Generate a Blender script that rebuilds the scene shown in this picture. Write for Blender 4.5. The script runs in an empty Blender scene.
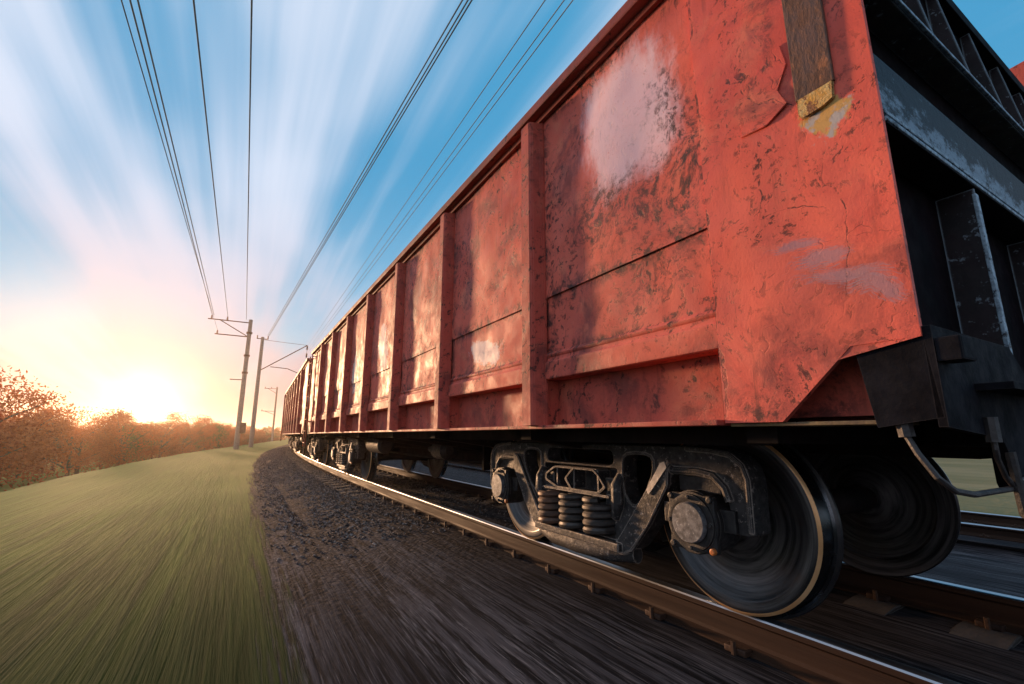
import bpy, bmesh, math, random
from mathutils import Vector, Matrix, noise
random.seed(7)
PI = math.pi
scene = bpy.context.scene
col = scene.collection

# ------------------------------------------------------------------ helpers
def tag(o, label=None, cat=None, group=None, kind=None):
    if label: o['label'] = label
    if cat: o['category'] = cat
    if group: o['group'] = group
    if kind: o['kind'] = kind
    return o

def empty(name, loc=(0, 0, 0), rz=0.0, **k):
    o = bpy.data.objects.new(name, None); col.objects.link(o)
    o.location = loc; o.rotation_euler = (0, 0, rz); o.empty_display_size = .2
    return tag(o, **k)

def link_mesh(name, me, mats, parent=None, smooth=False):
    o = bpy.data.objects.new(name, me); col.objects.link(o)
    for m in (mats if isinstance(mats, (list, tuple)) else [mats]): me.materials.append(m)
    if parent: o.parent = parent
    if smooth:
        me.polygons.foreach_set('use_smooth', [True]*len(me.polygons))
    return o

def children(o): return [c for c in o.children]
def copy_tree(o, parent=None):
    c = o.copy(); col.objects.link(c); c.parent = parent
    if parent is not None: c.matrix_parent_inverse = o.matrix_parent_inverse.copy()
    for ch in children(o): copy_tree(ch, c)
    return c

class MB:
    """collects boxes, tubes, plates, lathes into ONE mesh"""
    def __init__(s): s.bm = bmesh.new(); s.mi = 0
    def _f(s, vs):
        try:
            f = s.bm.faces.new(vs); f.material_index = s.mi; return f
        except ValueError: return None
    def box(s, x0, x1, y0, y1, z0, z1, bev=0.0):
        b = bmesh.new()
        bmesh.ops.create_cube(b, size=1)
        for v in b.verts:
            v.co = Vector(((x0+x1)/2+v.co.x*(x1-x0), (y0+y1)/2+v.co.y*(y1-y0), (z0+z1)/2+v.co.z*(z1-z0)))
        if bev > 0:
            bmesh.ops.bevel(b, geom=list(b.edges), offset=bev, segments=2, affect='EDGES', profile=.6)
        return s.merge(b)
    def merge(s, b, M=None):
        m = {}
        for v in b.verts: m[v.index if False else v] = s.bm.verts.new(M @ v.co if M else v.co)
        for f in b.faces:
            g = s._f([m[v] for v in f.verts])
            if g: g.smooth = f.smooth
        b.free(); return s
    def tube(s, pts, r, n=10, cap=True):
        pts = [Vector(p) for p in pts]; rs = r if isinstance(r, (list, tuple)) else [r]*len(pts)
        rings = []; up = None
        for i, p in enumerate(pts):
            t = (pts[min(i+1, len(pts)-1)] - pts[max(i-1, 0)]).normalized()
            if up is None:
                up = Vector((0, 0, 1)) if abs(t.z) < .9 else Vector((1, 0, 0))
            a = t.cross(up).normalized(); b = a.cross(t).normalized(); up = b
            rings.append([s.bm.verts.new(p + (a*math.cos(2*PI*k/n) + b*math.sin(2*PI*k/n))*rs[i]) for k in range(n)])
        for i in range(len(rings)-1):
            for k in range(n):
                f = s._f([rings[i][k], rings[i][(k+1) % n], rings[i+1][(k+1) % n], rings[i+1][k]])
                if f: f.smooth = True
        if cap: s._f(rings[0][::-1]); s._f(rings[-1])
        return s
    def lathe(s, prof, axis_o, axis='x', n=64, mats=None):
        """prof: list of (a, r); a along axis"""
        o = Vector(axis_o); rings = []
        for a, r in prof:
            ring = []
            for k in range(n):
                c, d = math.cos(2*PI*k/n)*r, math.sin(2*PI*k/n)*r
                v = {'x': (a, c, d), 'y': (c, a, d), 'z': (c, d, a)}[axis]
                ring.append(s.bm.verts.new(o+Vector(v)))
            rings.append(ring)
        for i in range(len(rings)-1):
            for k in range(n):
                f = s._f([rings[i][k], rings[i][(k+1) % n], rings[i+1][(k+1) % n], rings[i+1][k]])
                if f:
                    f.smooth = True
                    if mats: f.material_index = mats[i]
        for ring, mi in ((rings[0], 0), (rings[-1], -1)):
            f = s._f(ring[::-1] if mi == 0 else ring)
            if f and mats: f.material_index = mats[mi]
        return s
    def prism(s, poly, x0, x1, bev=0.0):
        """poly of (y,z) extruded along x"""
        b = bmesh.new()
        A = [b.verts.new((x0, y, z)) for y, z in poly]; B = [b.verts.new((x1, y, z)) for y, z in poly]
        b.faces.new(A); b.faces.new(B[::-1]); n = len(poly)
        for i in range(n): b.faces.new([A[i], B[i], B[(i+1) % n], A[(i+1) % n]])
        if bev: bmesh.ops.bevel(b, geom=list(b.edges), offset=bev, segments=2, affect='EDGES')
        return s.merge(b)
    def curve_plate(s, outlines, xc, thick, bev=.006):
        """outlines: closed (y,z) loops, the first the outer and the rest holes; plate normal to x"""
        cu = bpy.data.curves.new('tmp', 'CURVE'); cu.dimensions = '2D'; cu.fill_mode = 'BOTH'
        cu.extrude = thick/2-bev; cu.bevel_depth = bev; cu.bevel_resolution = 2; cu.offset = -bev
        for o in outlines:
            sp = cu.splines.new('POLY'); sp.points.add(len(o)-1)
            for p, (y, z) in zip(sp.points, o): p.co = (y, z, 0, 1)
            sp.use_cyclic_u = True
        ob = bpy.data.objects.new('tmp', cu); col.objects.link(ob)
        me = bpy.data.meshes.new_from_object(ob)
        b = bmesh.new(); b.from_mesh(me)
        bmesh.ops.remove_doubles(b, verts=b.verts, dist=1e-5)
        s.merge(b, Matrix(((0, 0, 1, xc), (1, 0, 0, 0), (0, 1, 0, 0), (0, 0, 0, 1))))
        bpy.data.objects.remove(ob); bpy.data.curves.remove(cu); bpy.data.meshes.remove(me)
        return s
    def build(s, name, mats, parent=None, smooth=False):
        bmesh.ops.recalc_face_normals(s.bm, faces=s.bm.faces)
        for e in s.bm.edges:
            if len(e.link_faces) == 2 and e.calc_face_angle(0) > .62: e.smooth = False
        me = bpy.data.meshes.new(name); s.bm.to_mesh(me); s.bm.free()
        return link_mesh(name, me, mats, parent, smooth)

def smooth_loop(pts, n=4, closed=True):
    """Chaikin corner cutting"""
    for _ in range(n):
        out = []
        m = len(pts)
        for i in range(m):
            a, b = pts[i], pts[(i+1) % m]
            out += [(a[0]*.75+b[0]*.25, a[1]*.75+b[1]*.25), (a[0]*.25+b[0]*.75, a[1]*.25+b[1]*.75)]
        pts = out
    return pts
def round_loop(pts, r, n=4):
    """round each corner with radius-like cut r"""
    out = []; m = len(pts)
    for i in range(m):
        p0, p, p1 = Vector(pts[i-1]), Vector(pts[i]), Vector(pts[(i+1) % m])
        d0 = (p0-p); d1 = (p1-p)
        rr = min(r, d0.length*.45, d1.length*.45)
        a = p+d0.normalized()*rr; b = p+d1.normalized()*rr
        for k in range(n+1):
            t = k/n
            q = a*(1-t)**2+p*2*t*(1-t)+b*t*t
            out.append((q.x, q.y))
    return out

# ------------------------------------------------------------------ materials
class NT:
    def __init__(s, name, world=False):
        s.m = bpy.data.materials.new(name); s.m.use_nodes = True; s.t = s.m.node_tree
        s.t.nodes.clear()
    def n(s, typ, ins=None, **kw):
        nd = s.t.nodes.new(typ)
        for k, v in kw.items(): setattr(nd, k, v)
        for k, v in (ins or {}).items(): s.set(nd, k, v)
        return nd
    def set(s, nd, k, v):
        sock = nd.inputs[k]
        if hasattr(v, 'bl_idname') and hasattr(v, 'outputs'): v = v.outputs[0]
        if isinstance(v, bpy.types.NodeSocket): s.t.links.new(v, sock)
        else: sock.default_value = v
    def math(s, op, a, b=None, c=None, clamp=False):
        nd = s.n('ShaderNodeMath', operation=op, use_clamp=clamp); s.set(nd, 0, a)
        if b is not None: s.set(nd, 1, b)
        if c is not None: s.set(nd, 2, c)
        return nd.outputs[0]
    def vmath(s, op, a, b=None):
        nd = s.n('ShaderNodeVectorMath', operation=op); s.set(nd, 0, a)
        if b is not None: s.set(nd, 1, b)
        return nd
    def mix(s, f, a, b, mode='MIX'):
        nd = s.n('ShaderNodeMix', data_type='RGBA', blend_type=mode)
        s.set(nd, 0, f); s.set(nd, 6, rgb(a)); s.set(nd, 7, rgb(b)); return nd.outputs[2]
    def noise(s, vec, scale, detail=4, rough=.6, dist=0.0):
        nd = s.n('ShaderNodeTexNoise', {'Vector': vec, 'Scale': scale, 'Detail': detail, 'Roughness': rough, 'Distortion': dist})
        return nd.outputs['Fac']
    def ramp(s, f, lo, hi, a=0.0, b=1.0):
        nd = s.n('ShaderNodeMapRange', {'Value': f, 'From Min': lo, 'From Max': hi, 'To Min': a, 'To Max': b}); nd.interpolation_type = 'SMOOTHSTEP'
        return nd.outputs[0]
    def coord(s, which='Object'): return s.n('ShaderNodeTexCoord').outputs[which]
    def scale(s, vec, xyz): return s.vmath('MULTIPLY', vec, xyz).outputs[0]
    def sep(s, v):
        nd = s.n('ShaderNodeSeparateXYZ', {0: v}); return nd.outputs
    def out(s, color, rough=.7, metal=0.0, bump=None, bstr=.3, bdist=.01, spec=None, sss=None):
        p = s.n('ShaderNodeBsdfPrincipled')
        s.set(p, 'Base Color', rgb(color)); s.set(p, 'Roughness', rough); s.set(p, 'Metallic', metal)
        if spec is not None: s.set(p, 'Specular IOR Level', spec)
        if bump is not None:
            b = s.n('ShaderNodeBump', {'Height': bump, 'Strength': bstr, 'Distance': bdist})
            s.set(p, 'Normal', b.outputs[0])
        o = s.n('ShaderNodeOutputMaterial', {'Surface': p.outputs[0]})
        return s.m
def rgb(c): return (*c, 1.0) if isinstance(c, tuple) and len(c) == 3 else c

def mat_red(name, marks=None, dark=1.0, corner=False, seams=False):
    """weathered red wagon paint. marks: list of (y,z,ry,rz,angle,kind)"""
    t = NT(name); v = t.coord()
    oi = t.n('ShaderNodeObjectInfo')
    warp = t.n('ShaderNodeTexNoise', {'Vector': v, 'Scale': 3.0, 'Detail': 4}).outputs['Color']
    wv = t.vmath('ADD', v, t.scale(t.vmath('SUBTRACT', warp, (.5, .5, .5)).outputs[0], (.25, .25, .25))).outputs[0]
    a = t.noise(v, 1.7, 5, .6)
    c = t.mix(t.ramp(a, .35, .65), (.76, .135, .088) if corner else (.70, .135, .088), (.62, .095, .066) if corner else (.56, .092, .064))
    # orange faded broad areas
    c = t.mix(t.math('MULTIPLY', t.ramp(t.noise(wv, 4.5, 6, .65), .5, .72), .55), c, (.68, .21, .12))
    # purple-brown grime
    c = t.mix(t.math('MULTIPLY', t.ramp(t.noise(wv, 2.3, 8, .72), .5, .66), .75), c, (.20, .045, .042))
    # vertical runs
    vs = t.scale(v, (1, 9, .8))
    c = t.mix(t.math('MULTIPLY', t.ramp(t.noise(vs, 3.0, 5, .6), .56, .75), .45), c, (.22, .045, .035))
    # pitted rust spots inside broad areas
    area = t.ramp(t.noise(v, 1.9 if not corner else 2.6, 3, .5, .6), .40, .56)
    sp = t.ramp(t.noise(wv, 22 if not corner else 30, 7, .74), .545, .60)
    spots = t.math('MULTIPLY', area, sp)
    fine = t.ramp(t.noise(v, 85, 3, .6), .66, .70)
    c = t.mix(t.math('MULTIPLY', spots, .9), c, (.055, .022, .02))
    c = t.mix(t.math('MULTIPLY', fine, .5), c, (.10, .03, .025))
    h = t.math('ADD', t.math('MULTIPLY', t.noise(v, 120, 3, .6), .25), t.math('MULTIPLY', t.noise(wv, 9, 6, .6), .5))
    h = t.math('SUBTRACT', h, t.math('MULTIPLY', spots, .5))
    # cracks in the paint
    vo = t.n('ShaderNodeTexVoronoi', {'Vector': t.vmath('ADD', v, t.scale(warp, (.5, .5, .5))).outputs[0], 'Scale': 3.2}, feature='DISTANCE_TO_EDGE').outputs[0]
    cr = t.math('MULTIPLY', t.math('MULTIPLY', t.ramp(vo, 0, .008, 1, 0), t.ramp(t.noise(v, 3.2, 3), .52, .62)), t.ramp(t.noise(v, 40, 3), .4, .55))
    c = t.mix(t.math('MULTIPLY', cr, .6), c, (.09, .025, .02))
    h = t.math('SUBTRACT', h, t.math('MULTIPLY', cr, .25))
    sc_ = t.ramp(t.noise(t.vmath('ADD', t.scale(wv, (1, 1.3, 1)), (5, 5, 5)).outputs[0], 48, 8, .85), .64, .68)
    c = t.mix(t.math('MULTIPLY', sc_, .38), c, (.70, .33, .25))
    rn = t.math('MULTIPLY', t.ramp(t.noise(t.scale(v, (1, 34, 1.6)), 1.0, 6, .7), .60, .70), t.ramp(t.noise(v, 1.4, 3), .46, .6))
    c = t.mix(t.math('MULTIPLY', rn, .7), c, (.11, .035, .025))
    X, Y, Z = t.sep(wv)[0:3]
    rough = t.ramp(t.noise(wv, 6, 5), .3, .7, .55, .8)
    for (my, mz, ry, rz, ang, kind) in (marks or []):
        dy = t.math('SUBTRACT', Y, my); dz = t.math('SUBTRACT', Z, mz)
        ca, sa = math.cos(ang), math.sin(ang)
        p = t.math('ADD', t.math('MULTIPLY', dy, ca/ry), t.math('MULTIPLY', dz, sa/ry))
        q = t.math('ADD', t.math('MULTIPLY', dy, -sa/rz), t.math('MULTIPLY', dz, ca/rz))
        d = t.math('SQRT', t.math('ADD', t.math('POWER', p, 2), t.math('POWER', q, 2)))
        if kind == 'pink':
            d = t.math('POWER', t.math('ADD', t.math('POWER', t.math('ABSOLUTE', p), 3.5), t.math('POWER', t.math('ABSOLUTE', q), 3.5)), .2857)
            d2 = t.math('ADD', d, t.math('MULTIPLY', t.math('SUBTRACT', t.noise(t.scale(v, (1, 1, .45)), 9, 8, .7), .5), 1.0))
            m = t.ramp(d2, .62, 1.12, 1, 0)
            m = t.math('MULTIPLY', m, t.ramp(t.noise(v, 60, 4, .7), .70, .64, 0, 1))
            c = t.mix(t.math('MULTIPLY', m, .88), c, t.mix(t.noise(v, 6, 4), (.76, .46, .51), (.88, .68, .73)))
        elif kind == 'white':
            d2 = t.math('ADD', d, t.math('MULTIPLY', t.math('SUBTRACT', t.noise(v, 7, 8, .75), .5), 2.2))
            m = t.ramp(d2, .7, 1.0, 1, 0)
            c = t.mix(t.math('MULTIPLY', m, .8), c, (.72, .60, .58))
        elif kind == 'dark':
            d2 = t.math('ADD', d, t.math('MULTIPLY', t.math('SUBTRACT', t.noise(v, 16, 8, .75), .5), 2.6))
            m = t.math('MULTIPLY', t.ramp(d2, .2, 1.2, 1, 0), t.ramp(t.noise(t.vmath('ADD', wv, (3, 1, 2)).outputs[0], 19, 9, .78), .46, .60))
            c = t.mix(t.math('MULTIPLY', m, .85), c, (.060, .030, .028))
        elif kind == 'scrub':
            str_ = t.noise(t.n('ShaderNodeCombineXYZ', {0: 0.0, 1: t.math('MULTIPLY', p, 1.5), 2: t.math('MULTIPLY', q, 7.0)}), 1.6, 5, .7)
            d2 = t.math('ADD', d, t.math('MULTIPLY', t.math('SUBTRACT', str_, .5), 2.6))
            m = t.ramp(d2, .5, .95, 1, 0)
            c = t.mix(t.math('MULTIPLY', m, .72), c, (.36, .22, .25))
        elif kind == 'grey':
            d2 = t.math('ADD', d, t.math('MULTIPLY', t.math('SUBTRACT', t.noise(v, 25, 6, .7), .5), 1.4))
            m = t.ramp(d2, .7, .95, 1, 0)
            c = t.mix(m, c, t.mix(t.ramp(t.noise(v, 18, 4), .45, .55), (.42, .40, .38), (.55, .33, .10)))
        elif kind == 'orange':
            m = t.math('MULTIPLY', t.ramp(d, .3, 1.2, 1, 0), t.ramp(t.noise(wv, 5, 6, .7), .35, .6))
            c = t.mix(t.math('MULTIPLY', m, .6), c, (.82, .165, .10))
        elif kind == 'crack':
            m = t.math('MULTIPLY', t.ramp(t.math('ABSOLUTE', q), .3, 1, 1, 0), t.ramp(t.math('ABSOLUTE', p), .9, 1, 1, 0))
            m = t.math('MULTIPLY', m, t.ramp(t.noise(v, 26, 5, .75), .40, .58))
            c = t.mix(t.math('MULTIPLY', m, .85), c, (.05, .02, .02))
            h = t.math('SUBTRACT', h, t.math('MULTIPLY', m, .8))
    if seams:
        YY, ZZ = t.sep(v)[1:3]
        nn = t.noise(wv, 11, 8, .75)
        for zz, wd_ in ((1.755, .09), (1.40, .05), (3.0, .12)):
            dd = t.math('ABSOLUTE', t.math('SUBTRACT', ZZ, zz))
            m = t.math('MULTIPLY', t.ramp(dd, 0, wd_, 1, 0), t.ramp(nn, .44, .58))
            c = t.mix(t.math('MULTIPLY', m, .9), c, (.065, .026, .024))
        ym = t.math('ABSOLUTE', t.math('SUBTRACT', t.math('FLOORED_MODULO', t.math('SUBTRACT', YY, 1.885-.749), 1.4985), .749))
        m = t.math('MULTIPLY', t.ramp(ym, .09, .22, 1, 0), t.ramp(nn, .42, .60))
        c = t.mix(t.math('MULTIPLY', m, .85), c, (.080, .028, .026))
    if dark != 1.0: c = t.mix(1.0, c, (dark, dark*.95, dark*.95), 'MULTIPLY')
    return t.out(c, rough, 0, h, .42, .009, spec=.32)

def mat_simple(name, c1, c2, scale=6, rough=(.5, .8), metal=0.0, bump=.3, bdist=.006, edge=None, detail=6, spots=None, stretch=None, spec=None):
    t = NT(name); v = t.coord()
    if stretch: v = t.scale(v, stretch)
    n1 = t.noise(v, scale, detail, .65)
    c = t.mix(t.ramp(n1, .35, .65), c1, c2)
    if spots:
        sc, lo, colr = spots
        c = t.mix(t.ramp(t.noise(v, sc, 6, .7), lo, lo+.06), c, colr)
    r = t.ramp(t.noise(v, scale*2.3, 4), .3, .7, rough[0], rough[1])
    h = t.noise(v, scale*6, 5, .65)
    if edge:
        ecol, er, eamt = edge
        g = t.n('ShaderNodeNewGeometry')
        bv = t.n('ShaderNodeBevel', {'Radius': er}, samples=4)
        d = t.vmath('DOT_PRODUCT', bv.outputs[0], g.outputs['Normal']).outputs['Value']
        m = t.ramp(t.math('ADD', d, t.math('MULTIPLY', t.math('SUBTRACT', t.noise(v, 30, 6, .75), .5), .25)), .80, .97, 1, 0)
        c = t.mix(t.math('MULTIPLY', m, eamt), c, ecol)
    return t.out(c, r, metal, h, bump, bdist, spec=spec)

# ------------------------------------------------------------------ geometry of the place
XC = 3.165          # centre line of the train's track
S0, R0, S1 = 8.0, 350.0, 58.0
def centre(s):
    if s <= S0: return Vector((XC, s)), 0.0
    if s <= S1:
        a = (s-S0)/R0
        return Vector((XC+R0*(1-math.cos(a)), S0+R0*math.sin(a))), a
    a = (S1-S0)/R0
    p, _ = centre(S1); d = s-S1
    return p+Vector((math.sin(a), math.cos(a)))*d, a
def path(s, q, z):
    p, a = centre(s)
    off = q-XC
    return Vector((p.x+math.cos(a)*off, p.y-math.sin(a)*off, z))
def s_list(a, b, step0, grow):
    out = [a]; st = step0
    x = a
    while x < b:
        x += step0 if x < 25 else step0*(1+(x-25)*grow)
        out.append(x)
    return out

def sheet(name, qs, zs, slist, mat, jitter=None, kind='structure'):
    me = bpy.data.meshes.new(name); V = []; Fc = []
    for s in slist:
        for q, z in zip(qs, zs):
            dz = jitter(q, s) if jitter else 0
            V.append(path(s, q, z+dz))
    n = len(qs)
    for i in range(len(slist)-1):
        for j in range(n-1):
            a = i*n+j; Fc.append((a, a+1, a+n+1, a+n))
    me.from_pydata(V, [], Fc); me.update()
    at = me.attributes.new('offset', 'FLOAT', 'POINT'); at.data.foreach_set('value', [q for s in slist for q in qs])
    o = link_mesh(name, me, mat, None, True); tag(o, kind=kind); return o

# --- ground materials (streaks run along the track)
def track_coord(t):
    return t.coord('Generated')
def grass_nodes(t, v):
    s1 = t.noise(t.scale(v, (8, .30, 1)), 1.0, 6, .65)
    s2 = t.noise(t.scale(v, (34, 1.1, 1)), 1.0, 4, .6)
    s3 = t.noise(t.scale(v, (1.6, .12, 1)), 1.0, 4, .6)
    s4 = t.noise(t.scale(v, (90, 5.0, 1)), 1.0, 4, .7)
    c = t.mix(t.ramp(s3, .35, .65), (.020, .048, .008), (.060, .110, .012))
    c = t.mix(t.math('MULTIPLY', t.ramp(s1, .42, .66), .8), c, (.010, .022, .008))
    c = t.mix(t.math('MULTIPLY', t.ramp(s2, .50, .70), .55), c, (.12, .155, .028))
    c = t.mix(t.math('MULTIPLY', t.ramp(s4, .54, .70), .32), c, (.17, .18, .07))
    c = t.mix(t.math('MULTIPLY', t.ramp(t.noise(t.scale(v, (3.5, .2, 1)), 1.0, 5), .60, .78), .15), c, (.09, .072, .03))
    c = t.mix(t.ramp(t.sep(v)[1], 1.5, 8.5, .95, 0), c, t.mix(t.ramp(s1, .35, .65), (.005, .011, .004), (.020, .036, .010)))  # vignette towards the camera, painted in as darker grass colour
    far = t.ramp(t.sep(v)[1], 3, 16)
    c = t.mix(t.math('MULTIPLY', far, .6), c, (.27, .27, .075))  # sunlit yellow of the farther grass, painted into its colour
    return c, t.math('ADD', s1, t.math('MULTIPLY', s2, .6))
def ballast_nodes(t, v):
    st = t.noise(t.scale(v, (30, 1.0, 6)), 1.0, 5, .65)
    st2 = t.noise(t.scale(v, (90, 2.6, 20)), 1.0, 4, .65)
    wob = t.scale(t.n('ShaderNodeTexNoise', {'Vector': v, 'Scale': 30.0}).outputs['Color'], (.03, .03, .03))
    vo = t.n('ShaderNodeTexVoronoi', {'Vector': t.vmath('ADD', v, wob).outputs[0], 'Scale': 26.0})
    cellv = t.sep(vo.outputs['Color'])[0]
    far = t.ramp(t.sep(v)[1], 2.5, 8.0)
    c = t.mix(t.ramp(st, .42, .60), (.007, .008, .010), (.072, .067, .074))
    c = t.mix(t.math('MULTIPLY', t.ramp(st2, .52, .68), .7), c, (.19, .175, .18))
    c = t.mix(t.math('MULTIPLY', t.ramp(t.noise(t.scale(v, (2.2, .10, 2)), 1.0, 4), .40, .62), .6), c, (.012, .011, .013))
    c = t.mix(t.math('MULTIPLY', t.math('MULTIPLY', t.ramp(cellv, .60, .95), .75), far), c, (.20, .17, .16))
    c = t.mix(t.math('MULTIPLY', t.math('MULTIPLY', t.ramp(vo.outputs['Distance'], .3, .7), .7), far), c, (.008, .007, .008))
    h = t.math('ADD', t.math('MULTIPLY', t.math('MULTIPLY', vo.outputs['Distance'], -1.2), far), t.math('MULTIPLY', st, .7))
    return c, h
def mat_grass():
    t = NT('grass'); v = t.n('ShaderNodeNewGeometry').outputs['Position']
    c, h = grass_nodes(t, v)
    return t.out(c, .95, 0, h, .45, .05, spec=.04)
def mat_field():
    t = NT('field'); g = t.n('ShaderNodeNewGeometry'); v = g.outputs['Position']
    s3 = t.noise(t.scale(v, (.25, .05, 1)), 1.0, 5, .6)
    c = t.mix(t.ramp(s3, .35, .65), (.13, .12, .045), (.24, .19, .09))
    c = t.mix(t.math('MULTIPLY', t.ramp(t.noise(t.scale(v, (2.5, .4, 1)), 1.0, 5), .5, .7), .5), c, (.06, .08, .03))
    return t.out(c, .9, 0, t.noise(v, 3, 5), .5, .1, spec=.15)
def mat_ballast():
    t = NT('ballast'); v = t.n('ShaderNodeNewGeometry').outputs['Position']
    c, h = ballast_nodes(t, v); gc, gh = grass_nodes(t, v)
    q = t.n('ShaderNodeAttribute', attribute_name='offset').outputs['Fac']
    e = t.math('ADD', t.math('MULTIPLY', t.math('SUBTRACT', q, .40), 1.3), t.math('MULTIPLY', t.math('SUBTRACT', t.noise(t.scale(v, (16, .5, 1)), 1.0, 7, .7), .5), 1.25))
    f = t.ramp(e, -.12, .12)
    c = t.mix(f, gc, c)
    h = t.math('ADD', t.math('MULTIPLY', h, f), t.math('MULTIPLY', gh, t.math('SUBTRACT', 1.0, f)))
    return t.out(c, .95, 0, h, .5, .035, spec=.04)

M = {}
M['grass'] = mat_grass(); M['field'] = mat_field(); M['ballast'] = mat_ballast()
marks = [(.95, 1.60, .5, .22, 0, 'orange'), (1.2, 1.9, .35, .12, .1, 'orange'), (.9, 1.30, .5, .08, 0, 'orange'), (1.07, 2.54, .34, .43, -.25, 'pink'), (.72, 2.20, .24, .50, -.3, 'dark'), (1.32, 2.10, .24, .22, .0, 'dark'), (1.00, 2.02, .55, .22, .15, 'dark'), (.75, 2.3, .10, .4, -.3, 'dark'), (.9, 1.62, .3, .12, 0, 'dark'),
         (2.65, 1.53, .30, .11, .1, 'white'), (5.62, 2.02, .26, .38, -.2, 'white'), (4.1, 2.0, .25, .2, 0, 'dark'), (7.4, 1.9, .2, .35, 0, 'white')]
M['wall'] = mat_red('red wall paint', marks, seams=True)
M['wall_far'] = mat_red('red wall paint worn', [(3.1, 2.1, .5, .4, .2, 'white'), (8.7, 1.8, .6, .3, 0, 'dark'), (6.2, 2.3, .4, .3, 0, 'pink')], 1.0, seams=True)
cm = [(.3, 1.35, .35, .35, 0, 'orange'), (.12, 1.75, .2, .5, 0, 'orange'), (.5, 1.5, .1, .6, 0, 'orange'), (.30, 1.52, .07, .035, .10, 'scrub'), (.24, 1.44, .09, .05, -.1, 'scrub'), (.18, 1.36, .13, .035, .12, 'scrub'), (.10, 1.31, .09, .035, .2, 'scrub'),
      (.16, 1.955, .085, .07, 0, 'grey'), (.606, 2.0, .007, 1.5, 0, 'crack'), (.50, 1.05, .12, .05, 0, 'dark'), (.28, 2.6, .04, .5, 0, 'dark'), (.075, 2.5, .04, .5, 0, 'dark'), (.17, 1.55, .003, .36, .02, 'crack'), (.35, 2.15, .10, .004, .9, 'crack'), (.30, 2.10, .09, .004, .85, 'crack'),
      (.385, 2.24, .012, .10, -.4, 'crack'), (.29, 1.68, .09, .003, .1, 'crack'), (.40, 1.80, .003, .12, .05, 'crack'), (.345, 2.20, .03, .03, .0, 'dark')]
M['corner'] = mat_red('red corner paint', cm, 1.04, corner=True)
M['post'] = mat_red('red post paint', None, .72)
M['chord'] = mat_red('red chord paint', None, .36)
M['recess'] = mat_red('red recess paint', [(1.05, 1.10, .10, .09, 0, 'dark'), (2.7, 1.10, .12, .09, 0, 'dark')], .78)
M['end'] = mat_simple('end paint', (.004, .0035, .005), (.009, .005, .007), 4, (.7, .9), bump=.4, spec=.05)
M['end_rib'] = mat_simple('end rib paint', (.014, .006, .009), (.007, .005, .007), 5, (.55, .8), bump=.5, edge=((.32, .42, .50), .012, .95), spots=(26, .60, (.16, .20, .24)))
def mat_beam():
    t = NT('scuffed end beam'); v = t.coord(); Z = t.sep(v)[2]
    lowr = t.ramp(Z, 2.10, 1.88)
    n = t.math('ADD', t.noise(t.scale(v, (.8, 1, 1.3)), 9, 8, .75), t.math('SUBTRACT', t.math('MULTIPLY', lowr, .30), .12))
    c = t.mix(t.ramp(n, .50, .66), (.010, .009, .014), (.20, .27, .34))
    c = t.mix(t.math('MULTIPLY', t.ramp(t.noise(v, 45, 6, .8), .55, .66), .8), c, (.012, .012, .018))
    return t.out(c, .6, 0, t.noise(v, 30, 6, .7), .8, .008, spec=.3)
M['end_beam'] = mat_beam()
M['rod'] = mat_simple('greasy rod', (.020, .018, .020), (.05, .042, .040), 14, (.4, .65), bump=.5)
M['worn'] = mat_simple('worn paint edge', (.10, .14, .18), (.34, .46, .56), 26, (.4, .7), bump=.8, spots=(34, .54, (.02, .02, .03)))
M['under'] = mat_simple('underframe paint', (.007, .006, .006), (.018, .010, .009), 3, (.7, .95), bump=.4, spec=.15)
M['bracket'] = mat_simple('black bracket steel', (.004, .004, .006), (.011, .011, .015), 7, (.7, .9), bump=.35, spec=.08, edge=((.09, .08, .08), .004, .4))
M['cast'] = mat_simple('dusty cast steel', (.019, .018, .019), (.056, .051, .050), 14, (.5, .8), metal=.2, bump=.9, bdist=.005, edge=((.50, .42, .36), .012, .9), spots=(34, .58, (.24, .21, .19)))
M['cast2'] = mat_simple('greasy cast steel', (.014, .013, .014), (.038, .035, .035), 16, (.4, .7), metal=.35, bump=.7, bdist=.004, edge=((.22, .20, .18), .005, .6))
M['cap'] = mat_simple('axle cap steel', (.07, .07, .075), (.20, .20, .21), 30, (.45, .7), metal=.3, bump=.6, bdist=.003, spots=(60, .6, (.4, .4, .4)))
M['spring'] = mat_simple('spring steel', (.030, .025, .023), (.080, .068, .062), 9, (.4, .65), metal=.4, bump=.5, bdist=.003)
M['spring_rust'] = mat_simple('rusty spring steel', (.045, .034, .030), (.15, .075, .045), 7, (.5, .8), metal=.2, bump=.5, bdist=.003)
M['chip'] = mat_simple('bare scraped metal', (.42, .37, .33), (.60, .55, .50), 20, (.35, .6), metal=.3, bump=.4)
M['orange'] = mat_simple('orange bolt paint', (.55, .17, .03), (.45, .12, .03), 20, (.4, .6))
M['rust_plate'] = mat_simple('rusted plate', (.050, .026, .018), (.13, .055, .028), 9, (.5, .8), bump=.9, spots=(14, .60, (.26, .10, .04)), stretch=(1, 1, .5), edge=((.02, .012, .01), .006, .7))
M['yellow'] = mat_simple('yellow flaking paint', (.60, .30, .05), (.66, .46, .18), 22, (.6, .85), bump=1.0, spots=(20, .53, (.26, .10, .03)), edge=((.12, .05, .02), .006, .8))
M['lip'] = mat_simple('yellow-lit flange', (.20, .13, .05), (.10, .06, .03), 12, (.5, .7))  # warm light along the flange, painted in as yellow
M['concrete'] = mat_simple('sleeper concrete', (.040, .033, .030), (.070, .058, .052), 6, (.7, .9), bump=.6)
M['clip'] = mat_simple('rusty clip', (.04, .02, .014), (.07, .035, .02), 14, (.5, .8), metal=.4)
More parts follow.
